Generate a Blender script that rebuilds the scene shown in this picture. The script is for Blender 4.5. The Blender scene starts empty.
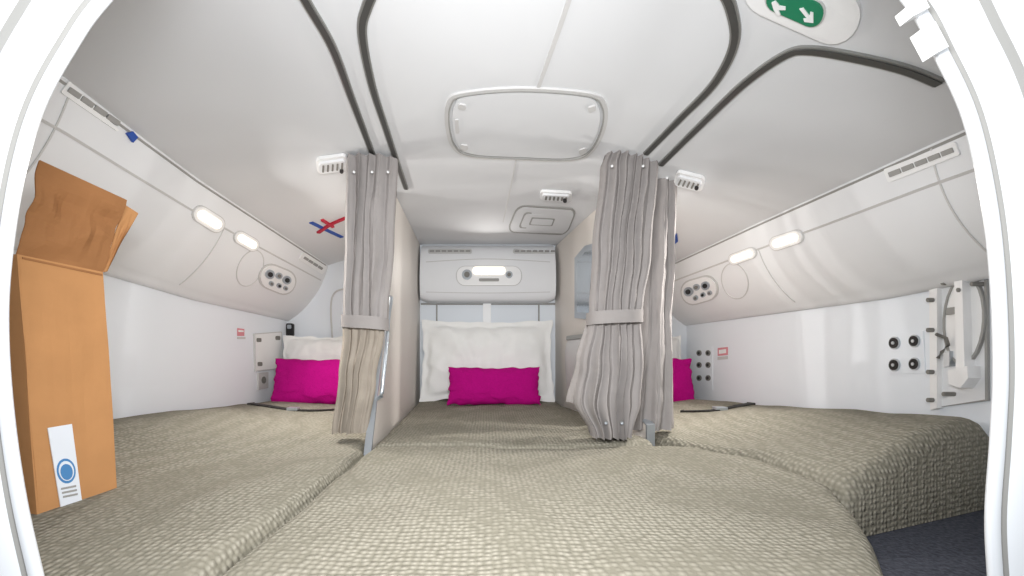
import bpy, bmesh, math, random
from mathutils import Vector, Matrix, noise
from mathutils.bvhtree import BVHTree

random.seed(4)
# ------------------------------------------------------------------ camera model
F, CX, HY, EZ = 400.0, 487.0, 352.0, 0.56      # focal (px), principal column, horizon row, eye height
EYE = Vector((0, 0, EZ))
def W(px, py, Y): return Vector(((px-CX)/F*Y, Y, EZ+(HY-py)/F*Y))
def raydir(px, py): return Vector(((px-CX)/F, 1, (HY-py)/F)).normalized()
def hit(surfs, px, py):
    best = None
    for s in (surfs if isinstance(surfs, (list, tuple)) else [surfs]):
        loc, n, i, d = s.ray_cast(EYE, raydir(px, py))
        if loc is not None and (best is None or d < best[2]):
            if n.dot(raydir(px, py)) > 0: n = -n
            best = (loc, n, d)
    return best

# ------------------------------------------------------------------ materials
def mat(name, col, rough=0.5, metal=0.0, noise_amt=0.04, nscale=8.0, bump=0.0, bscale=60.0, emis=None, estr=0.0, spec=0.5):
    m = bpy.data.materials.new(name); m.use_nodes = True
    nt = m.node_tree; N = nt.nodes; L = nt.links
    p = N["Principled BSDF"]
    c = [((x/255.0)/12.92 if x/255.0 <= 0.04045 else ((x/255.0+0.055)/1.055)**2.4) for x in col]
    geo = N.new("ShaderNodeNewGeometry")
    tx = N.new("ShaderNodeTexNoise"); tx.inputs["Scale"].default_value = nscale; tx.inputs["Detail"].default_value = 4
    L.new(geo.outputs["Position"], tx.inputs["Vector"])
    mx = N.new("ShaderNodeMix"); mx.data_type = 'RGBA'
    mx.inputs["A"].default_value = (*[max(0, x*(1-noise_amt)) for x in c], 1)
    mx.inputs["B"].default_value = (*[min(1, x*(1+noise_amt)) for x in c], 1)
    L.new(tx.outputs["Fac"], mx.inputs["Factor"]); L.new(mx.outputs["Result"], p.inputs["Base Color"])
    p.inputs["Roughness"].default_value = rough; p.inputs["Metallic"].default_value = metal
    p.inputs["Specular IOR Level"].default_value = spec
    if bump > 0:
        t2 = N.new("ShaderNodeTexNoise"); t2.inputs["Scale"].default_value = bscale; t2.inputs["Detail"].default_value = 3
        L.new(geo.outputs["Position"], t2.inputs["Vector"])
        b = N.new("ShaderNodeBump"); b.inputs["Strength"].default_value = bump; b.inputs["Distance"].default_value = 0.01
        L.new(t2.outputs["Fac"], b.inputs["Height"]); L.new(b.outputs["Normal"], p.inputs["Normal"])
    if emis:
        p.inputs["Emission Color"].default_value = (*emis, 1); p.inputs["Emission Strength"].default_value = estr
    return m

def waffle_mat(name, col, col2, scale):
    m = mat(name, col, rough=0.95, noise_amt=0.0, spec=0.1)
    nt = m.node_tree; N = nt.nodes; L = nt.links; p = N["Principled BSDF"]
    geo = N.new("ShaderNodeNewGeometry")
    vo = N.new("ShaderNodeTexVoronoi"); vo.feature = 'SMOOTH_F1'; vo.inputs["Scale"].default_value = scale
    vo.inputs["Randomness"].default_value = 0.38; vo.inputs["Smoothness"].default_value = 0.35
    L.new(geo.outputs["Position"], vo.inputs["Vector"])
    mr = N.new("ShaderNodeMapRange"); mr.inputs["From Min"].default_value = 0.1; mr.inputs["From Max"].default_value = .65
    mr.inputs["To Min"].default_value = 1; mr.inputs["To Max"].default_value = 0
    L.new(vo.outputs["Distance"], mr.inputs["Value"])
    bp = N.new("ShaderNodeBump"); bp.inputs["Strength"].default_value = 0.75; bp.inputs["Distance"].default_value = 0.008
    L.new(mr.outputs[0], bp.inputs["Height"]); L.new(bp.outputs["Normal"], p.inputs["Normal"])
    lin = lambda c: [((x/255.0+0.055)/1.055)**2.4 for x in c]
    mx = N.new("ShaderNodeMix"); mx.data_type = 'RGBA'
    mx.inputs["A"].default_value = (*lin(col2), 1); mx.inputs["B"].default_value = (*lin(col), 1)
    L.new(mr.outputs[0], mx.inputs["Factor"]); L.new(mx.outputs["Result"], p.inputs["Base Color"])
    return m

M = {}
M['ceil'] = mat("ceiling_paint", (219,220,222), 0.8, noise_amt=0.02, nscale=2, spec=.15)
M['wall'] = mat("wall_paint", (233,238,244), 0.6, noise_amt=0.02, nscale=2, spec=.2)
M['panel'] = mat("panel_plastic", (231,232,234), 0.7, noise_amt=0.015, nscale=3, spec=.2)
M['white'] = mat("white_plastic", (240,240,240), 0.4)
M['jamb'] = mat("jamb_paint", (228,231,235), 0.35, noise_amt=0.01)
M['beige'] = mat("partition_laminate", (224,217,209), 0.5, noise_amt=0.02, nscale=3)
M['seam'] = mat("seam_grey", (155,154,151), 0.7)
M['seamL'] = mat("seam_light", (202,201,200), 0.6)
M['vent'] = mat("vent_dark", (125,123,118), 0.7)
M['rail'] = mat("rail_dark", (84,84,82), 0.4, metal=0.4)
M['railrim'] = mat("rail_rim", (150,150,147), 0.35, metal=0.5)
M['steel'] = mat("steel", (180,186,192), 0.3, metal=0.6)
M['black'] = mat("black_rubber", (28,27,27), 0.6)
M['curt'] = mat("curtain_fabric", (152,147,145), 0.9, noise_amt=0.05, nscale=25, bump=0.2, bscale=250, spec=0.1)
M['curt2'] = mat("curtain_lining", (158,149,138), 0.9, noise_amt=0.12, nscale=14, bump=0.2, bscale=200, spec=0.1)
M['pil'] = mat("pillow_white_cotton", (240,240,238), 0.9, bump=0.15, bscale=40, spec=0.1)
M['mag'] = mat("magenta_knit", (184,14,126), 0.9, noise_amt=0.12, nscale=60, bump=0.6, bscale=130, spec=0.1)
M['card'] = mat("cardboard", (188,138,92), 0.85, noise_amt=0.14, nscale=9, bump=0.1, bscale=50, spec=0.15)
M['card2'] = mat("cardboard_inner_shaded", (154,108,70), 0.85, noise_amt=0.22, nscale=8, bump=0.2, bscale=30, spec=0.15)  # darker brown: shade on the flap's inner side is put into the colour
M['paper'] = mat("label_paper", (225,230,238), 0.6)
M['blue'] = mat("label_blue", (70,130,185), 0.6)
M['tape'] = mat("blue_tape", (25,75,165), 0.5)
M['red'] = mat("red_strap", (190,35,60), 0.6)
M['redL'] = mat("placard_red", (215,140,148), 0.6)
M['green'] = mat("exit_green", (20,125,88), 0.4)
M['strap'] = mat("belt_webbing", (40,38,36), 0.8)
M['carpet'] = mat("carpet_charcoal", (84,86,95), 1.0, noise_amt=0.9, nscale=90, bump=0.8, bscale=140, spec=0.05)
M['lamp'] = mat("lamp_lens", (255,245,230), 0.4, emis=(1,0.86,0.70), estr=1.6)
M['glass'] = mat("mirror_pane", (190,198,205), 0.12, metal=0.8)
M['blk'] = waffle_mat("waffle_blanket", (164,159,146), (128,124,111), 60)

# ------------------------------------------------------------------ builder
def catmull(pts, closed=False, n=8):
    out = []; m = len(pts); P = [Vector(p) for p in pts]
    rng = m if closed else m-1
    for i in range(rng):
        if closed: a, b, c, d = P[(i-1) % m], P[i], P[(i+1) % m], P[(i+2) % m]
        else: a, b, c, d = P[max(i-1, 0)], P[i], P[i+1], P[min(i+2, m-1)]
        for k in range(n):
            t = k/n
            out.append(0.5*((2*b)+(c-a)*t+(2*a-5*b+4*c-d)*t*t+(3*b-a-3*c+d)*t**3) if n > 1 else b)
    if not closed: out.append(P[-1])
    return out
def rrect(cx, cy, w, h, r, ang=0, n=5):
    a = math.radians(ang); pts = []
    r = min(r, w/2-.01, h/2-.01)
    for (sx, sy, a0) in ((1,1,0), (-1,1,90), (-1,-1,180), (1,-1,270)):
        for k in range(n+1):
            t = math.radians(a0+90*k/n)
            pts.append((sx*(w/2-r)+r*math.cos(t), sy*(h/2-r)+r*math.sin(t)))
    return [(cx+x*math.cos(a)-y*math.sin(a), cy+x*math.sin(a)+y*math.cos(a)) for x, y in pts]
def ell(cx, cy, a, b, ang=0, n=24):
    q = math.radians(ang)
    return [(cx+a*math.cos(t)*math.cos(q)-b*math.sin(t)*math.sin(q), cy+a*math.cos(t)*math.sin(q)+b*math.sin(t)*math.cos(q))
            for t in [2*math.pi*i/n for i in range(n)]]

class B:
    def __init__(s): s.v = []; s.f = []; s.m = []; s.sm = []; s.mats = []
    def mi(s, m):
        if m not in s.mats: s.mats.append(m)
        return s.mats.index(m)
    def add(s, vs, fs, m, smooth=False):
        o = len(s.v); s.v += [Vector(x) for x in vs]; k = s.mi(m)
        for f in fs: s.f.append([i+o for i in f]); s.m.append(k); s.sm.append(smooth)
    def poly(s, surf, pts, m, t=0.006, lift=0.0):
        H = [hit(surf, *p) for p in pts]; H = [h for h in H if h]
        if len(H) < 3: return
        top = [h[0]+h[1]*(t+lift) for h in H]; bot = [h[0]+h[1]*0.0005 for h in H]
        n = len(H)
        s.add(top+bot, [list(range(n))]+[[i, i+n, (i+1) % n+n, (i+1) % n] for i in range(n)], m)
    def ribbon(s, surf, pts, width, t, m, lift=0.0, closed=False, n=8):
        path = catmull([(p[0], p[1], 0) for p in pts], closed, n)
        H = [hit(surf, p.x, p.y) for p in path]; H = [h for h in H if h]
        s.strip([h[0] for h in H], [h[1] for h in H], width, t, m, lift, closed)
    def strip(s, P, Nn, width, t, m, lift=0.0, closed=False):
        n = len(P); vs = []
        for i in range(n):
            a = P[(i-1) % n] if (closed or i > 0) else P[i]
            b = P[(i+1) % n] if (closed or i < n-1) else P[i]
            tg = (b-a).normalized(); nn = Nn[i]; sd = nn.cross(tg).normalized()
            c = P[i]+nn*lift
            vs += [c-sd*width/2-nn*0.001, c-sd*width/2+nn*t, c+sd*width/2+nn*t, c+sd*width/2-nn*0.001]
        fs = []
        for i in range(n if closed else n-1):
            j = (i+1) % n
            for k in range(4): fs.append([i*4+k, i*4+(k+1) % 4, j*4+(k+1) % 4, j*4+k])
        if not closed: fs += [[0,1,2,3], [4*n-1-k for k in range(4)]]
        s.add(vs, fs, m)
    def tube(s, P, r, m, closed=False, k=10):
        P = [Vector(p) for p in P]; n = len(P); vs = []; up = Vector((0.13, 0.2, 1))
        for i in range(n):
            a = P[(i-1) % n] if (closed or i > 0) else P[i]
            b = P[(i+1) % n] if (closed or i < n-1) else P[i]
            tg = (b-a).normalized(); u = tg.cross(Vector((0.9,0.1,0.2)) if abs(tg.z) > .8 else up).normalized(); w = tg.cross(u)
            for q in range(k):
                an = 2*math.pi*q/k; vs.append(P[i]+(u*math.cos(an)+w*math.sin(an))*r)
        fs = []
        for i in range(n if closed else n-1):
            j = (i+1) % n
            for q in range(k): fs.append([i*k+q, i*k+(q+1) % k, j*k+(q+1) % k, j*k+q])
        if not closed: fs += [list(range(k)), [(n-1)*k+q for q in range(k)][::-1]]
        s.add(vs, fs, m, True)
    def box(s, c, sz, m, R=None):
        c = Vector(c); h = Vector(sz)/2; vs = []
        for x in (-1,1):
            for y in (-1,1):
                for z in (-1,1):
                    p = Vector((x*h.x, y*h.y, z*h.z)); vs.append(c+(R @ p if R else p))
        s.add(vs, [[0,1,3,2],[4,6,7,5],[0,4,5,1],[2,3,7,6],[0,2,6,4],[1,5,7,3]], m)
    def grid(s, fn, nu, nv, m, smooth=True):
        vs = [fn(i/nu, j/nv) for i in range(nu+1) for j in range(nv+1)]
        fs = [[i*(nv+1)+j, (i+1)*(nv+1)+j, (i+1)*(nv+1)+j+1, i*(nv+1)+j+1] for i in range(nu) for j in range(nv)]
        s.add(vs, fs, m, smooth)
        return BVHTree.FromPolygons([Vector(v) for v in vs], fs)
    def prism(s, P, Q, m):   # two matching loops
        n = len(P)
        s.add(list(P)+list(Q), [list(range(n)), list(range(2*n-1, n-1, -1))]+[[i, (i+1) % n, (i+1) % n+n, i+n] for i in range(n)], m)
    def pillow(s, c, w, h, t, tilt, yaw, m, flange=0.0, seed=0, wr=0.012):
        R = Matrix.Rotation(math.radians(yaw), 3, 'Z') @ Matrix.Rotation(math.radians(-tilt), 3, 'X')
        c = Vector(c); nu, nv = 60, 44
        for side in (-1, 1):
            def fn(a, b):
                u, v = a*2-1, b*2-1
                U, V = min(1, abs(u)*(1+flange)), min(1, abs(v)*(1+flange*w/h))
                f = (max(0, 1-U**2.8)*max(0, 1-V**2.8))**0.5
                x = w/2*u*(1-.045*(1-v*v)); z = h/2*v*(1-.07*(1-u*u))
                nz = noise.noise(Vector((x*5+seed, z*5, side*3)))*wr*2+noise.noise(Vector((x*14+seed, z*9, side*3)))*wr
                y = side*(t/2*f+0.004)+nz*(0.3+f)*(1 if side < 0 else 0.3)*(0.6)
                edge = noise.noise(Vector((u*4+seed, v*4, 9)))*0.018
                return c+R @ Vector((x+edge, y if f > 0 else side*0.004+noise.noise(Vector((x*10, z*10, seed)))*0.01, z+edge))
            s.grid(fn, nu, nv, m)
    def build(s, name, bevel=0.0):
        c = sum(s.v, Vector())/len(s.v)
        me = bpy.data.meshes.new(name); me.from_pydata([v-c for v in s.v], [], s.f)
        for k in s.mats: me.materials.append(M[k])
        for i, p in enumerate(me.polygons): p.material_index = s.m[i]; p.use_smooth = s.sm[i]
        me.validate(); me.update()
        o = bpy.data.objects.new(name, me); o.location = c
        bpy.context.scene.collection.objects.link(o)
        if bevel:
            bv = o.modifiers.new("bevel", 'BEVEL'); bv.width = bevel; bv.segments = 2; bv.limit_method = 'ANGLE'
        return o

def interp(tab, y):
    if y <= tab[0][0]: return tab[0][1:]
    for a, b in zip(tab, tab[1:]):
        if y <= b[0]:
            t = (y-a[0])/(b[0]-a[0]); return tuple(p+(q-p)*t for p, q in zip(a[1:], b[1:]))
    return tab[-1][1:]
def sstep(t): t = max(0, min(1, t)); return t*t*(3-2*t)

# ------------------------------------------------------------------ room shell
YB = 3.65; ZC = 0.98; ZF = -0.56
TL = [(.6,-1.39,.915), (1.33,-1.40,.91), (1.61,-1.42,.888), (1.99,-1.43,.856), (3.7,-1.45,.79)]
TR = [(.6,1.5,.66), (1.27,1.5,.70), (2.2,1.5,.715), (3.2,1.5,.72), (3.7,1.5,.715)]
BL = [(.6,-1.75,.43), (1.45,-1.75,.43), (1.85,-1.75,.40), (2.45,-1.75,.35), (3.7,-1.77,.31)]
BR = [(.6,1.75,.29), (1.4,1.75,.295), (1.8,1.75,.27), (2.4,1.75,.27), (3.7,1.77,.27)]
def ceil_fn(a, b):
    Y = .6+(YB+.02-.6)*b; xl, zl = interp(TL, Y); xr, zr = interp(TR, Y)
    X = xl+(xr-xl)*a
    x0 = .55
    if X < -x0: t = (-X-x0)/(-xl-x0); z = ZC-(ZC-zl)*t**1.5
    elif X > x0: t = (X-x0)/(xr-x0); z = ZC-(ZC-zr)*t**1.25
    else: z = ZC
    return Vector((X, Y, EZ+z))
b = B(); CEIL = b.grid(ceil_fn, 72, 30, 'ceil'); o = b.build("ceiling")

def panel_fn(T, Bt, side):
    def fn(a, bb):       # a along Y, bb down
        Y = .6+(YB-.6)*a; xt, zt = interp(T, Y); xb, zb = interp(Bt, Y)
        if bb <= .85:
            s = bb/.85; d = Vector((xb-xt, 0, zb-zt)); n = Vector((-side*abs(d.z), 0, -abs(d.x))).normalized()
            p = Vector((xt, Y, EZ+zt))+d*s+n*(.055*math.sin(math.pi*s)**.8 if s < 1 else 0)
            return p
        s = (bb-.85)/.15
        return Vector((xb+side*.075*s, Y, EZ+zb-.03*math.sin(math.pi*min(1, s*1.2)*.6)))
    return fn
pf_l, pf_r = panel_fn(TL, BL, -1), panel_fn(TR, BR, 1)
bl = B(); PL = bl.grid(pf_l, 40, 40, 'panel')
br = B(); PR = br.grid(pf_r, 40, 40, 'panel')
def panel_line(b, fn, side, bb, y0, y1, w, m):
    P = [fn(t, bb) for t in [(y0+(y1-y0)*i/20-.6)/(YB-.6) for i in range(21)]]
    Nn = [Vector((-side*.75, 0, -.66)) for _ in P]
    b.strip(P, Nn, w, 0.003, m)
def panel_rib(b, fn, side, y, b0, b1, w, m):
    P = [fn((y-.6)/(YB-.6), b0+(b1-b0)*i/16) for i in range(17)]
    b.strip(P, [Vector((-side*.75, 0, -.66)) for _ in P], w, 0.003, m)
for b_, fn, sd in ((bl, pf_l, -1), (br, pf_r, 1)):
    panel_line(b_, fn, sd, .02, .65, 3.6, .010, 'seam')
    panel_line(b_, fn, sd, .22, .65, 3.6, .010, 'seamL')
    panel_rib(b_, fn, sd, 2.25, .22, .82, .005, 'seamL')
    panel_rib(b_, fn, sd, 1.35, .02, .82, .005, 'seamL')
bl.build("trim_left_overhead_panel"); br.build("trim_right_overhead_panel")

b = B(); b.box((-1.87, (.6+3.75)/2, EZ+.02), (.10, 3.15, 1.16), 'wall'); b.build("wall_left")
b = B(); b.box((1.87, (.6+3.75)/2, EZ+.02), (.10, 3.15, 1.16), 'wall'); b.build("wall_right")
b = B(); b.box((0, YB+.05, EZ+.23), (3.9, .1, 1.6), 'wall'); b.build("wall_back")
b = B(); b.box((0, 1.9, EZ+ZF-.05), (4.0, 3.7, .1), 'carpet'); b.build("floor")
def plane_bvh(pts): return BVHTree.FromPolygons([Vector(p) for p in pts], [list(range(len(pts)))])
WL = plane_bvh([(-1.82,.5,-1), (-1.82,3.7,-1), (-1.82,3.7,2), (-1.82,.5,2)])
WR = plane_bvh([(1.82,.5,-1), (1.82,3.7,-1), (1.82,3.7,2), (1.82,.5,2)])
BK = plane_bvh([(-2,YB,-1), (2,YB,-1), (2,YB,2), (-2,YB,2)])

# door surround
YD = .65
inner = [(80,725), (58,640), (42,576), (25,500), (13,420), (7,340), (9,270), (22,180), (42,110), (74,50), (110,0), (200,-90), (350,-150), (500,-170),
         (650,-150), (810,-95), (903,0), (938,60), (965,120), (983,200), (992,280), (995,370), (992,440), (987,520), (991,600), (998,725)]
path = catmull([(p[0], p[1], 0) for p in inner], False, 6)
C2 = [Vector(((p.x-CX)/F*YD, EZ+(HY-p.y)/F*YD)) for p in path]
prof = [(.08,.69), (.004,.657), (0,.650), (.003,.646), (.014,.644), (.019,.647), (.020,.655), (.024,.655), (.026,.645), (.034,.640), (.05,.636), (.075,.632), (.078,.622), (.12,.60), (.25,.585), (1.25,.58), (1.25,.65)]
def ring_rows():
    rows = []
    n = len(C2)
    for i in range(n):
        a = C2[max(i-1, 0)]; c = C2[min(i+1, n-1)]; tg = (c-a).normalized(); nn = Vector((-tg.y, tg.x))
        if nn.dot(C2[i]-Vector((.03, EZ))) < 0: nn = -nn
        rows.append([Vector((C2[i].x+nn.x*d, y, max(EZ+ZF, C2[i].y+nn.y*d))) for d, y in prof])
    return rows
rows = ring_rows(); k = len(prof)
b = B()
vs = [v for r in rows for v in r]
b.add(vs, [[i*k+j, (i+1)*k+j, (i+1)*k+j+1, i*k+j+1] for i in range(len(rows)-1) for j in range(k-1) if j not in (5,6,7,11)], 'jamb', True)
b.add(vs, [[i*k+j, (i+1)*k+j, (i+1)*k+j+1, i*k+j+1] for i in range(len(rows)-1) for j in (5,6,7,11)], 'seam', True)
# latch block on the surround
R = Matrix.Rotation(math.radians(-28), 3, 'Y')
b.box(W(929, 42, .640), (.022, .02, .045), 'white', R)
b.box(W(912, 12, .638), (.030, .02, .018), 'white', R)
b.build("wall_front_door_surround")

# ------------------------------------------------------------------ partitions
def xl_part(Y): return -.545+(Y-1.88)*(-.065/1.77)
def xr_part(Y): return .62+(3.65-Y)*.106
outl = [(3.64,-.50), (3.64,.975), (2.47,.975)]+[(2.47-.59*t**1.3, .975-1.475*t) for t in [i/12 for i in range(1, 13)]]
b = B()
b.prism([Vector((xl_part(y), y, EZ+z)) for y, z in outl], [Vector((xl_part(y)-.028, y, EZ+z)) for y, z in outl], 'beige')
edge = outl[2:]
P = [Vector((xl_part(y)-.014, y-.012, EZ+z)) for y, z in edge]
b.strip(P, [Vector((0,-1,0.2)).normalized()]*len(P), .034, .012, 'steel')
# grab handle
hp = catmull([W(388,298,2.16), W(385,318,2.09), W(383,345,2.04), W(380,375,2.0), W(378,396,1.98)], False, 6)
hp = [p+Vector((.018,0,0)) for p in hp]
base = [hp[0]+Vector((-.035,.03,.02))]+hp+[hp[-1]+Vector((-.035,.02,-.02))]
b.tube(base, .010, 'steel')
b.build("partition_panel_with_grab_handle")
PARTL = plane_bvh([(xl_part(1.8),1.8,-1), (xl_part(3.7),3.7,-1), (xl_part(3.7),3.7,2), (xl_part(1.8),1.8,2)])
PARTR = plane_bvh([(xr_part(1.9),1.9,-1), (xr_part(3.7),3.7,-1), (xr_part(3.7),3.7,2), (xr_part(1.9),1.9,2)])
b = B()
o2 = [(3.64,-.50), (3.64,.96), (2.42,.95), (2.33,.85), (2.25,.0), (2.20,-.30), (2.0,-.36), (2.0,-.50)]
b.prism([Vector((xr_part(y), y, EZ+z)) for y, z in o2], [Vector((xr_part(y)+.028, y, EZ+z)) for y, z in o2], 'beige')
P = [Vector((xr_part(y)+.014, y-.012, EZ+z)) for y, z in o2[2:]]
b.strip(P, [Vector((0,-1,0.1))]*len(P), .04, .014, 'steel')
b.build("partition_panel")
# mirror on right partition
b = B()
b.poly(PARTR, [(576,258), (586,246), (596,243), (596,320), (576,318)], 'steel', .012)
b.poly(PARTR, [(579,262), (587,252), (594,250), (594,313), (579,312)], 'glass', .016)
b.build("wall_mirror")
b = B()
def pocket(a, bb):
    Y = 2.75+.45*a; z = -.30+.42*bb
    return Vector((xr_part(Y)-.02-.09*math.sin(math.pi*a)**.5*(.5+.5*bb)*(1-bb**6), Y, EZ+z))
b.grid(pocket, 16, 12, 'seamL')
b.strip([pocket(i/16, .95)+Vector((0,0,.01)) for i in range(17)], [Vector((-1,0,.1)).normalized()]*17, .03, .012, 'railrim')
b.build("stowage_pocket")

# ------------------------------------------------------------------ centre console on back wall
pr = [(3.645,.972), (3.57,.93), (3.52,.86), (3.49,.76), (3.475,.64), (3.48,.54), (3.50,.475), (3.54,.445), (3.645,.44)]
prc = catmull([(p[0], p[1], 0) for p in pr], False, 4)
b = B()
def cons(a, bb):
    p = prc[round(bb*(len(prc)-1))]; X = -.585+1.185*a
    e = min(a, 1-a)*2; drop = 0 if p.y > .7 else (.7-p.y)*.10*max(0, 1-e*6)**2
    return Vector((X, p.x, EZ+p.y+drop))
CON = b.grid(cons, 24, len(prc)-1, 'panel')
for cx in (450, 535):
    b.poly(CON, rrect(cx, 251.5, 44, 4.5, 2), 'seamL', .005)
    for i in range(7): b.poly(CON, rrect(cx-18+6*i, 251.5, 4.8, 1.6, .7), 'seam', .007)
b.poly(CON, rrect(489, 276, 66, 20, 9), 'seamL', .005)
b.poly(CON, rrect(489, 276, 64, 18.5, 8), 'white', .009)
b.poly(CON, rrect(489, 271, 32, 7, 3), 'lamp', .016)
for cx, r in ((467, 5), (509, 3.5)):
    b.poly(CON, ell(cx, 275, r, r), 'steel', .014); b.poly(CON, ell(cx, 275, r*.55, r*.55), 'vent', .018)
b.poly(CON, rrect(489, 280, 20, 3, 1), 'seam', .012)
b.ribbon(CON, [(426,262), (487,259), (550,262)], .006, .003, 'seamL')
b.ribbon(CON, [(426,292), (487,293), (550,292)], .006, .003, 'seamL')
b.build("reading_light_console")
b = B()
b.poly(BK, [(483,303), (491,303), (491,400), (483,400)], 'white', .02)
for x in (436, 538): b.poly(BK, [(x,303), (x+1.5,303), (x+1.5,400), (x,400)], 'seam', .006)
b.poly(BK, [(421,303), (555,303), (555,305), (421,305)], 'seam', .01)
b.build("trim_back_strip")

# ------------------------------------------------------------------ mattresses
def bed_z(X, Y):
    l = 0
    if X < 0: l = sstep((-X-.75)/.95)*max(0, min(.12, (3.65-Y)*.062))*sstep((Y-1.05)/.7)
    else: l = sstep((X-.85)/.85)*max(0, (3.6-Y)*.084)
    w = noise.noise(Vector((X*2.2, Y*2.2, 1)))*.018+noise.noise(Vector((X*6, Y*5, 4)))*.009
    return -.42+l+w
SR = [(.66,.70), (.8,.80), (.95,.92), (1.06,.99), (1.217,1.06), (1.53,1.03), (1.8,.93), (2.0,.85), (3.7,.665)]
BEDS = []
def mattress(name, xa, xb, ya, yb, nu, nv, r=.05):
    bm = B()
    def fn(a, bb):
        i = a*nu; j = bb*nv
        aa = max(0, min(1, (i-1)/(nu-2))); b2 = max(0, min(1, (j-1)/(nv-2)))
        Y = .5*(ya(0)+yb); X = 0
        for _ in range(6):
            X = xa(Y)+(xb(Y)-xa(Y))*aa; y0 = ya(X); Y = y0+(yb-y0)*b2
        dx = min(aa, 1-aa)*(xb(Y)-xa(Y)); dy = min(b2, 1-b2)*(yb-y0)
        def drop(e): return 0 if e >= r else r-math.sqrt(max(0, r*r-(r-e)**2))
        z = bed_z(X, Y)-min(.07, (drop(dx)+drop(dy))*.8)
        if i < .5 or i > nu-.5 or j < .5 or j > nv-.5: z = ZF+.002
        return Vector((X, Y, EZ+z))
    BEDS.append(bm.grid(fn, nu, nv, 'blk'))
    return bm.build(name)
mattress("mattress", lambda Y: -1.81, lambda Y: -.53 if Y < 1.76 else -.585-max(0, Y-1.9)*.037, lambda X: .70, 3.64, 64, 120)
mattress("mattress", lambda Y: -.52, lambda Y: interp(SR, Y)[0]-.005, lambda X: .70, 1.80, 74, 60)
mattress("mattress", lambda Y: xl_part(max(Y,1.88))+.01, lambda Y: min(.84 if Y < 2.0 else 9, xr_part(Y)-.035 if Y > 1.98 else .78), lambda X: 1.81, 3.63, 54, 80)
mattress("mattress", lambda Y: interp(SR, Y)[0]+.01, lambda Y: 1.81, lambda X: 1.19+(max(X,1.0)-1.09)*.34 if X < 1.8 else 1.44, 3.64, 60, 110, r=.07)

# ------------------------------------------------------------------ ceiling furniture
def track(name, pts):
    b = B(); b.ribbon(CEIL, pts, .029, .008, 'railrim'); b.ribbon(CEIL, pts, .018, .011, 'rail'); return b.build(name)
track("curtain_track", [(296,-20), (308,3), (332,45), (352,98), (375,160)])
track("curtain_track", [(378,-20), (367,5), (362,30), (371,80), (385,125), (406,188)])
track("curtain_track", [(718,-20), (731,5), (735,40), (716,80), (680,118), (646,153)])
track("curtain_track", [(940,82), (905,68), (855,56), (810,49), (785,54), (745,82), (700,125), (661,164)])
b = B()
hatch = [(462,93), (520,88), (588,93), (604,104), (604,126), (592,150), (572,159), (520,158), (470,155), (453,145), (447,122), (449,102)]
b.ribbon(CEIL, hatch, .018, .008, 'seamL', closed=True)
sc = lambda pts, k, c=(526,124): [(c[0]+(x-c[0])*k, c[1]+(y-c[1])*k) for x, y in pts]
b.ribbon(CEIL, sc(hatch, .975), .005, .011, 'seam', closed=True)
pp = catmull([(p[0], p[1], 0) for p in sc(hatch, .93)], True, 6)
b.poly(CEIL, [(p.x, p.y) for p in pp], 'ceil', .008)
for x, y in ((462,104), (592,106), (464,145), (583,149)): b.poly(CEIL, rrect(x, y, 8, 5, 2, 10 if x < 500 else -20), 'seamL', .014)
b.poly(CEIL, rrect(457,124,4,14,1.5,-5), 'seamL', .012)
b.build("ceiling_access_hatch")
b = B()
b.ribbon(CEIL, [(572,-10), (562,20), (548,60), (538,88)], .014, .004, 'seamL')
b.ribbon(CEIL, [(516,160), (510,190), (503,222)], .008, .003, 'seamL')
b.build("trim_ceiling_seam")
b = B()
skew = lambda L_: [(x+(y-220)*-.35, y) for x, y in L_]
for w_, h_, r_, m_, t_ in ((62,27,8,'seam',.004), (59,24.5,7,'ceil',.007), (42,16,3,'seam',.009), (39,13.5,3,'ceil',.012), (24,7.5,1,'seam',.014), (21,5.5,1,'ceil',.017)):
    b.poly(CEIL, skew(rrect(542,220,w_,h_,r_,3)), m_, t_)
b.build("ceiling_speaker_grille")
def detector(cx, cy, w, h, ang, slots):
    b = B()
    b.poly(CEIL, rrect(cx, cy, w, h, h*.35, ang), 'white', .016)
    b.poly(CEIL, rrect(cx, cy, w*.85, h*.7, h*.25, ang), 'panel', .028)
    a = math.radians(ang)
    for i in range(slots):
        t = (i-(slots-1)/2)/slots*w*.75
        b.poly(CEIL, rrect(cx+t*math.cos(a), cy+t*math.sin(a), w*.06, h*.45, .5, ang+12), 'vent', .031)
    b.poly(CEIL, ell(cx+w*.28, cy+h*.22, 2, 2), 'black', .034)
    b.build("ceiling_air_vent")
detector(332, 162, 32, 15, -8, 5); detector(556, 194, 32, 8, 3, 6); detector(690, 179, 30, 14, 14, 5)
# straps / tape
b = B(); b.ribbon(CEIL, [(311,222), (325,229), (342,237)], .03, .006, 'tape'); b.ribbon(CEIL, [(318,232), (330,224), (346,217)], .025, .012, 'red')
b.ribbon(CEIL, [(322,219), (333,226)], .02, .014, 'red'); b.build("ceiling_strap")
b = B(); b.poly(PL, [(125,133), (131,131), (136,137), (131,142)], 'tape', .006, .004); b.build("blue_tape_tab")
b = B(); b.poly(CEIL, [(669,240), (677,233), (678,241), (672,246)], 'tape', .006); b.build("ceiling_ribbon_tab")
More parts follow.
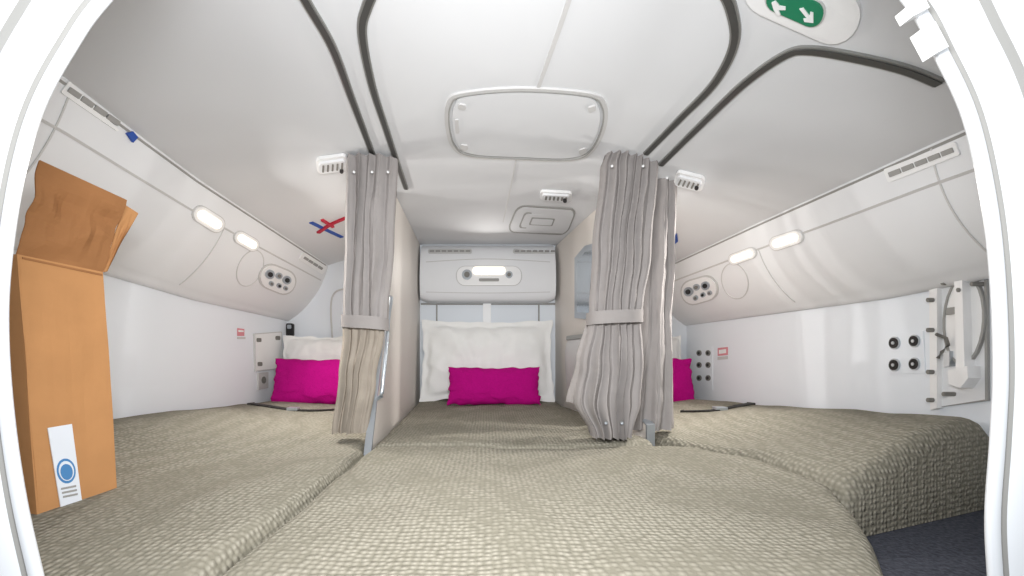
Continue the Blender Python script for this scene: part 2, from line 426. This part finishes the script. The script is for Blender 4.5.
# exit sign
b = B()
b.poly(CEIL, rrect(803, -2, 122, 58, 28, 24), 'white', .012)
b.poly(CEIL, rrect(797, -1, 64, 30, 14, 24), 'seamL', .018)
b.poly(CEIL, rrect(797, -1, 60, 26, 12, 24), 'green', .022)
b.poly(CEIL, [(x+4, y-2) for x, y in [(798,2), (802,1), (808,9), (809,5), (812,6), (812,16), (803,15), (802,12), (806,12)]], 'white', .025)
b.poly(CEIL, [(x+4, y-2) for x, y in [(770,-4), (774,-6), (778,-1), (784,0), (784,3), (777,3), (779,8), (776,9), (772,3)]], 'white', .025)
b.build("exit_sign")

# ------------------------------------------------------------------ side panel fittings
def lamp_at(surf, px, py, w, h, ang, name="reading_light"):
    b = B(); b.poly(surf, rrect(px, py, w, h, h/2, ang), 'seamL', .004); b.poly(surf, rrect(px, py, w*.93, h*.88, h*.44, ang), 'white', .008)
    b.poly(surf, rrect(px, py, w*.72, h*.5, h*.25, ang), 'lamp', .013); b.build(name)
lamp_at(PL, 208, 219, 36, 18, 32); lamp_at(PL, 246, 241, 28, 14, 30)
lamp_at(PR, 787, 240, 36, 15, -18); lamp_at(PR, 743, 256, 30, 12, -20)
def psu(surf, cx, cy, ang, s=1):
    b = B()
    b.poly(surf, rrect(cx, cy, 38, 26, 12, ang), 'seamL', .006)
    b.poly(surf, rrect(cx, cy, 35, 23, 11, ang), 'white', .010)
    a = math.radians(ang)
    for i, (dx, dy, r) in enumerate(((-10,-2,4.5), (-1,-4,3.2), (8,-3,4.2), (-5,6,2.4), (3,5,2.4), (10,5,2.2))):
        x = cx+dx*math.cos(a)-dy*math.sin(a); y = cy+dx*math.sin(a)+dy*math.cos(a)
        b.poly(surf, ell(x, y, r, r), 'steel', .016); b.poly(surf, ell(x, y, r*.55, r*.55), 'vent' if i % 2 else 'black', .019)
    b.build("passenger_service_unit")
psu(PL, 277, 279, 22); psu(PR, 700, 290, -16)
b = B(); b.ribbon(PL, ell(250, 268, 12, 19, 25), .006, .003, 'seamL', closed=True, n=2); b.build("access_cover")
b = B(); b.ribbon(PR, ell(735, 281, 13, 18, -15), .006, .003, 'seamL', closed=True, n=2); b.build("access_cover")
def slots(surf, p0, p1, h, n, name="air_grille"):
    b = B(); p0 = Vector(p0); p1 = Vector(p1); d = p1-p0; ang = math.degrees(math.atan2(d.y, d.x))
    c = (p0+p1)/2
    b.poly(surf, rrect(c.x, c.y, d.length+6, h+4, 2, ang), 'white', .006)
    for i in range(n):
        q = p0+d*((i+.5)/n); b.poly(surf, rrect(q.x, q.y, d.length/n*.86, h*.5, .6, ang), 'seam', .009)
    b.build(name)
slots(PL, (66,88), (118,124), 10, 4); slots(PL, (303,257), (322,269), 5, 4)
slots(PR, (890,175), (956,149), 10, 5)

# left wall fittings
b = B(); b.poly(WL, [(237,328), (244,329), (244,336), (237,336)], 'redL', .003); b.poly(WL, [(238,330), (243,330.5), (243,332), (238,332)], 'white', .005)
b.poly(WL, [(237,337), (245,337), (245,339), (237,339)], 'seamL', .004); b.build("placard_label")
b = B(); b.poly(WR, [(718,348), (728,347), (728,355), (718,356)], 'redL', .003); b.poly(WR, [(719.5,350), (726.5,349), (726.5,353), (719.5,354)], 'white', .005)
b.poly(WR, [(718,357), (728,356), (728,359), (718,360)], 'seamL', .004); b.build("placard_label")
b = B(); b.poly(WL, [(253,334), (280,332), (281,368), (254,371)], 'white', .012)
b.ribbon(WL, [(253,334), (280,332), (281,368), (254,371)], .008, .016, 'seamL', closed=True, n=1)
b.poly(WL, rrect(257,340,4,4,1), 'vent', .02); b.poly(WL, rrect(276,338,4,4,1), 'vent', .02); b.poly(WL, rrect(258,364,4,4,1), 'vent', .02)
b.poly(WL, [(257,373), (267,372), (267,388), (257,390)], 'seamL', .012); b.poly(WL, ell(262,380,2,3.5), 'vent', .018)
b.build("wall_access_panel")
b = B(); b.poly(BK, rrect(291,330,7,13,2), 'black', .03); b.poly(BK, rrect(291,327,4,4,1), 'steel', .035); b.build("power_outlet")
b = B(); b.ribbon(BK, [(333,345), (331,310), (334,294), (345,289), (362,290), (366,310), (366,345)], .014, .008, 'seamL', n=6); b.build("trim_emergency_hatch_outline")
# right wall fittings
b = B()
b.poly(WR, [(889,334), (924,331), (926,373), (891,374)], 'wall', .004)
for x, y in ((896,343), (916,341), (896,365), (916,364)):
    b.poly(WR, ell(x, y, 5.4, 6.4), 'steel', .010); b.poly(WR, ell(x, y, 4.4, 5.2), 'black', .013); b.poly(WR, ell(x, y, 1.4, 1.6), 'steel', .016)
b.build("fastener_plate")
b = B()
b.poly(WR, [(696,348), (713,347), (713,390), (696,390)], 'wall', .004)
for x in (700,709):
    for y in (353,365,378): b.poly(WR, ell(x, y, 2.2, 2.8), 'vent', .012); b.poly(WR, ell(x, y, 1.2, 1.6), 'black', .014)
b.build("fastener_plate")
b = B()
b.poly(WR, [(934,284), (988,270), (989,400), (934,408)], 'panel', .006)
b.ribbon(WR, [(934,284), (988,272), (989,400), (934,408)], .008, .010, 'seam', closed=True, n=1)
b.poly(WR, ell(968, 320, 20, 44, 3, 36), 'white', .014); b.ribbon(WR, ell(968,320,20,44,3), .007, .018, 'seam', closed=True, n=1)
b.poly(WR, [(936,290), (944,288), (944,408), (937,410)], 'white', .028)
b.poly(WR, [(966,280), (974,278), (977,380), (968,382)], 'white', .045)
b.poly(WR, [(952,308), (968,306), (968,313), (952,315)], 'seam', .024)
for x, y in ((940,300), (940,330), (940,372), (940,400), (971,290), (972,370), (955,283), (985,284), (956,394)):
    b.poly(WR, ell(x, y, 1.8, 2.2), 'vent', .050)
b.poly(WR, [(962,370), (982,366), (983,378), (975,388), (963,384)], 'white', .055)
b.poly(WR, [(951,352), (957,351), (957,366), (951,367)], 'steel', .03)
b.tube([W(936,334,1.57), W(946,338,1.56), W(948,345,1.56), W(942,352,1.55), W(938,358,1.55)], .006, 'vent')
b.build("folding_bracket_assembly")
# belts
def strapb(name, pts):
    b = B(); path = catmull([(p[0], p[1], 0) for p in pts], False, 6)
    H = [hit(BEDS, p.x, p.y) for p in path]; H = [h for h in H if h]
    b.strip([h[0] for h in H], [Vector((0,0,1))]*len(H), .045, .006, 'strap', .004)
    c = H[len(H)//2][0]; b.box(c+Vector((0,0,.012)), (.07,.05,.02), 'steel'); b.build(name, .003)
strapb("seat_belt", [(234,402), (262,406), (300,411), (340,410)])
strapb("seat_belt", [(682,412), (715,411), (742,406), (766,402)])

# ------------------------------------------------------------------ pillows
E = lambda x, y, z: (x, y, EZ+z)
b = B(); b.pillow(E(.0,3.42,-.07), 1.14, .71, .18, 10, 0, 'pil', .10, 1, .028); b.build("pillow")
b = B(); b.pillow(E(-1.40,3.44,-.12), .74, .54, .17, 10, 0, 'pil', .08, 5, .02); b.build("pillow")
b = B(); b.pillow(E(1.36,3.44,-.12), .66, .54, .17, 10, 0, 'pil', .08, 9, .02); b.build("pillow")
b = B(); b.pillow(E(.055,3.18,-.27), .74, .31, .15, 16, 0, 'mag', 0, 2, .008); b.build("throw_cushion")
b = B(); b.pillow(E(-1.28,3.17,-.235), .82, .38, .15, 16, 3, 'mag', 0, 3, .008); b.build("throw_cushion")
b = B(); b.pillow(E(1.25,3.17,-.235), .78, .38, .15, 16, 0, 'mag', 0, 4, .008); b.build("throw_cushion")

# ------------------------------------------------------------------ curtains
def curtain(b, rows, folds, amp, bulge, m, ph=0.0, split=None):
    nv, nu = 80, folds*20
    def row(py):
        for a, c in zip(rows, rows[1:]):
            if py <= c[0]:
                t = sstep((py-a[0])/(c[0]-a[0])); return [p+(q-p)*t for p, q in zip(a[1:], c[1:])]
        return list(rows[-1][1:])
    p0, p1 = rows[0][0], rows[-1][0]
    rnd = random.Random(int(ph*100)+folds)
    am = [rnd.uniform(.3, 1.3) for _ in range(folds+2)]
    def fn(a, bb):
        py = p0+(p1-p0)*bb; l, r, Y, pin = row(py)
        pnt = W(0, py, Y); xl = (l-CX)/F*Y; xr = (r-CX)/F*Y; wd = xr-xl
        a2 = a+.35/folds*math.sin(math.pi*a)*noise.noise(Vector((a*3+ph, bb*2.0, 3)))*2.6
        q = a2*folds; i = max(0, min(folds, int(q))); f = q-i
        A = am[i]*(1-sstep(f))+am[i+1]*sstep(f)
        c = abs(math.sin(math.pi*q))**.75                      # rounded ridge, creased valley
        d = amp*pin*A*c
        y = Y-bulge*pin*(math.sin(math.pi*min(1, max(0, a)))**.55)-d
        y += noise.noise(Vector((a*5+ph, bb*5, 8)))*.016+noise.noise(Vector((a*16+ph, bb*2, 5)))*.008*pin
        y += noise.noise(Vector((a*6+ph, bb*22, 2)))*.007
        X = xl+wd*a+.12*wd/folds*math.sin(2*math.pi*q)*(1 if 0.03 < a < .97 else 0)
        return Vector((X, y, pnt.z+noise.noise(Vector((a*6, ph, 7)))*.012*(bb > .97)))
    vs = [fn(i/nu, j/nv) for i in range(nu+1) for j in range(nv+1)]
    fs = [[i*(nv+1)+j, (i+1)*(nv+1)+j, (i+1)*(nv+1)+j+1, i*(nv+1)+j+1] for i in range(nu) for j in range(nv)]
    if split:
        jj = int(nv*split)
        fa = [f for k_, f in enumerate(fs) if k_ % nv < jj]; fb = [f for k_, f in enumerate(fs) if k_ % nv >= jj]
        b.add(vs, fa, m[0], True); b.add(vs, fb, m[1], True)
    else: b.add(vs, fs, m, True)
    # back leaf of the folded curtain, closing the bundle
    def bk(a, bb):
        py = p0+(p1-p0)*bb; l, r, Y, pin = row(py); xl = (l-CX)/F*Y; xr = (r-CX)/F*Y
        return Vector((xl+(xr-xl)*a, Y+bulge*.9*pin*math.sin(math.pi*a)**.55+.012*math.sin(2*math.pi*folds*a)*math.sin(math.pi*a), W(0, py, Y).z))
    b.grid(bk, folds*10, 30, m[1] if split else m)
def tie(b, py, l, r, Y, d, h, m, slope=0):
    n = 40
    def fn(a, bb):
        t = 2*math.pi*a; c = (l+r)/2; hw = (r-l)/2
        e = lambda q, p: (abs(q)**p)*(1 if q >= 0 else -1)
        return Vector(((c+hw*e(math.cos(t), .8)-CX)/F*Y, Y+d/2*e(math.sin(t), .8), EZ+(HY-py)/F*Y+h*(bb-.5)+slope*math.cos(t)))
    b.grid(fn, n, 3, m)
b = B()
curtain(b, [(160,348,398,2.00,1), (250,346,394,1.99,.95), (318,344,388,1.97,.75), (332,343,384,1.96,.7), (380,339,376,1.95,.95), (431,334,369,1.94,1.0)], 5, .055, .045, ('curt','curt2'), .4, split=.62)
tie(b, 323, 343, 388, 1.965, .185, .06, 'curt', -.008)
for x in (354, 372, 388): b.tube([W(x,172,1.91), W(x,172,1.885)], .006, 'white')
o = b.build("curtain")
b = B()
curtain(b, [(152,606,657,1.98,.85), (170,600,656,1.98,.9), (250,592,650,1.96,1.0), (312,589,642,1.94,.75), (326,588,640,1.94,.7), (365,580,641,1.91,1.1), (400,574,638,1.89,1.3), (435,590,629,1.88,1.3)], 7, .055, .05, 'curt', 0)
curtain(b, [(318,586,606,2.02,.7), (360,576,606,2.02,1), (402,566,606,2.02,1.2)], 3, .045, .04, 'curt', 2.1)
tie(b, 318, 587, 641, 1.94, .21, .06, 'curt', .006)
for x in (612, 643): b.tube([W(x,166,1.89), W(x,166,1.86)], .006, 'white')
for x in (606, 622): b.tube([W(x,423,1.80), W(x,423,1.77)], .008, 'steel')
o = b.build("curtain")
b = B()
curtain(b, [(164,646,677,2.12,.9), (250,642,675,2.11,1), (320,638,671,2.10,1), (380,632,672,2.08,1.1), (428,628,673,2.07,1.2)], 3, .055, .035, 'curt', 1.2)
for x in (667,): b.tube([W(x,178,2.06), W(x,178,2.03)], .006, 'white')
o = b.build("curtain")

# ------------------------------------------------------------------ cardboard box
b = B()
def sheet(P00, P10, P11, P01, m, nz=.004, seed=0, n=14, back='card'):
    Q = [Vector(p) for p in (P00, P10, P11, P01)]
    N_ = (Q[1]-Q[0]).cross(Q[3]-Q[0]).normalized()
    def fn(off):
        def g(a, c):
            p = (Q[0]*(1-a)+Q[1]*a)*(1-c)+(Q[3]*(1-a)+Q[2]*a)*c
            return p+N_*((noise.noise(Vector((a*2.5+seed, c*2.5, seed)))*3+noise.noise(Vector((a*7+seed, c*5, seed))))*nz*math.sin(math.pi*min(1, c))+off)
        return g
    t = b.grid(fn(0), n, n, m, False); b.grid(fn(-.004), n, n, back, False); return t
A0, A1 = W(37,517,1.02), W(117,490,1.21)
T0, T1 = W(17,254,1.02), W(103,272,1.21)
back = Vector((-.30, .06, 0))
FACE = sheet(A0, A1, T1, T0, 'card', .002, 1)
sheet(A0+back, A0, T0, T0+back, 'card', .001, 2)
sheet(A1, A1+back, T1+back, T1, 'card', .001, 3)
sheet(A1+back, A0+back, T0+back, T1+back, 'card', .001, 4)
sheet(A0+back, A1+back, A1, A0, 'card', 0, 5)
sheet(T0, T1, W(127,200,1.24), W(40,160,1.05), 'card2', .012, 6, 20, 'card2')
sheet(W(103,272,1.215), W(107,271,1.22), W(138,213,1.30), W(124,204,1.27), 'card', .004, 7)
b.poly(FACE, [(47,428), (71,424), (81,500), (60,507)], 'paper', .003)
b.poly(FACE, ell(65,471,9.5,12.5,-8), 'blue', .004); b.poly(FACE, ell(65,471,7.5,10,-8), 'paper', .005); b.poly(FACE, ell(65,472,6,8,-8), 'blue', .006)
for i in range(3): b.poly(FACE, [(60+i,488+4*i), (75+i*.8,485+4*i), (75+i*.8,487+4*i), (60+i,490+4*i)], 'seam', .004)
b.poly(FACE, [(22,257), (102,274), (102,276), (22,259)], 'card2', .002)
b.build("cardboard_box")

# ------------------------------------------------------------------ lights
def area(name, loc, target, sx, sy, power, col, spread=180):
    l = bpy.data.lights.new(name, 'AREA'); l.shape = 'RECTANGLE'; l.size = sx; l.size_y = sy; l.energy = power; l.color = col
    l.spread = math.radians(spread)
    o = bpy.data.objects.new(name, l); o.location = loc
    o.rotation_euler = (Vector(target)-Vector(loc)).to_track_quat('-Z', 'Y').to_euler()
    bpy.context.scene.collection.objects.link(o); return o
area("added_fill_softbox", (0,.12,EZ+.30), (0,2.4,EZ+.1), .5, .15, 26, (.98,.99,1), 145)  # unseen fill light, added above the view to brighten the interior
def fixture(surf, px, py, power):
    h = hit(surf, px, py); p = h[0]+h[1]*.018; area("reading_lamp", p, p+h[1]-Vector((0,0,.25)), .07, .03, power, (1,.97,.93), 135)
fixture(PL, 208, 219, 9.5); fixture(PL, 246, 241, 7.5); fixture(PR, 787, 240, 9.5); fixture(PR, 743, 256, 7.5); fixture(CON, 489, 271, 2.5)
w = bpy.data.worlds.new("world"); bpy.context.scene.world = w; w.use_nodes = True
bg = w.node_tree.nodes["Background"]; bg.inputs[0].default_value = (.95,.98,1,1); bg.inputs[1].default_value = .85

cam = bpy.data.cameras.new("camera"); cam.sensor_width = 36; cam.sensor_fit = 'HORIZONTAL'; cam.lens = F/1024*36
cam.shift_x = (512-CX)/1024; cam.shift_y = (HY-288)/1024; cam.clip_start = .02
co = bpy.data.objects.new("camera", cam); co.location = EYE; co.rotation_euler = (math.radians(90), 0, 0)
bpy.context.scene.collection.objects.link(co); bpy.context.scene.camera = co
bpy.context.scene.view_settings.view_transform = 'Standard'
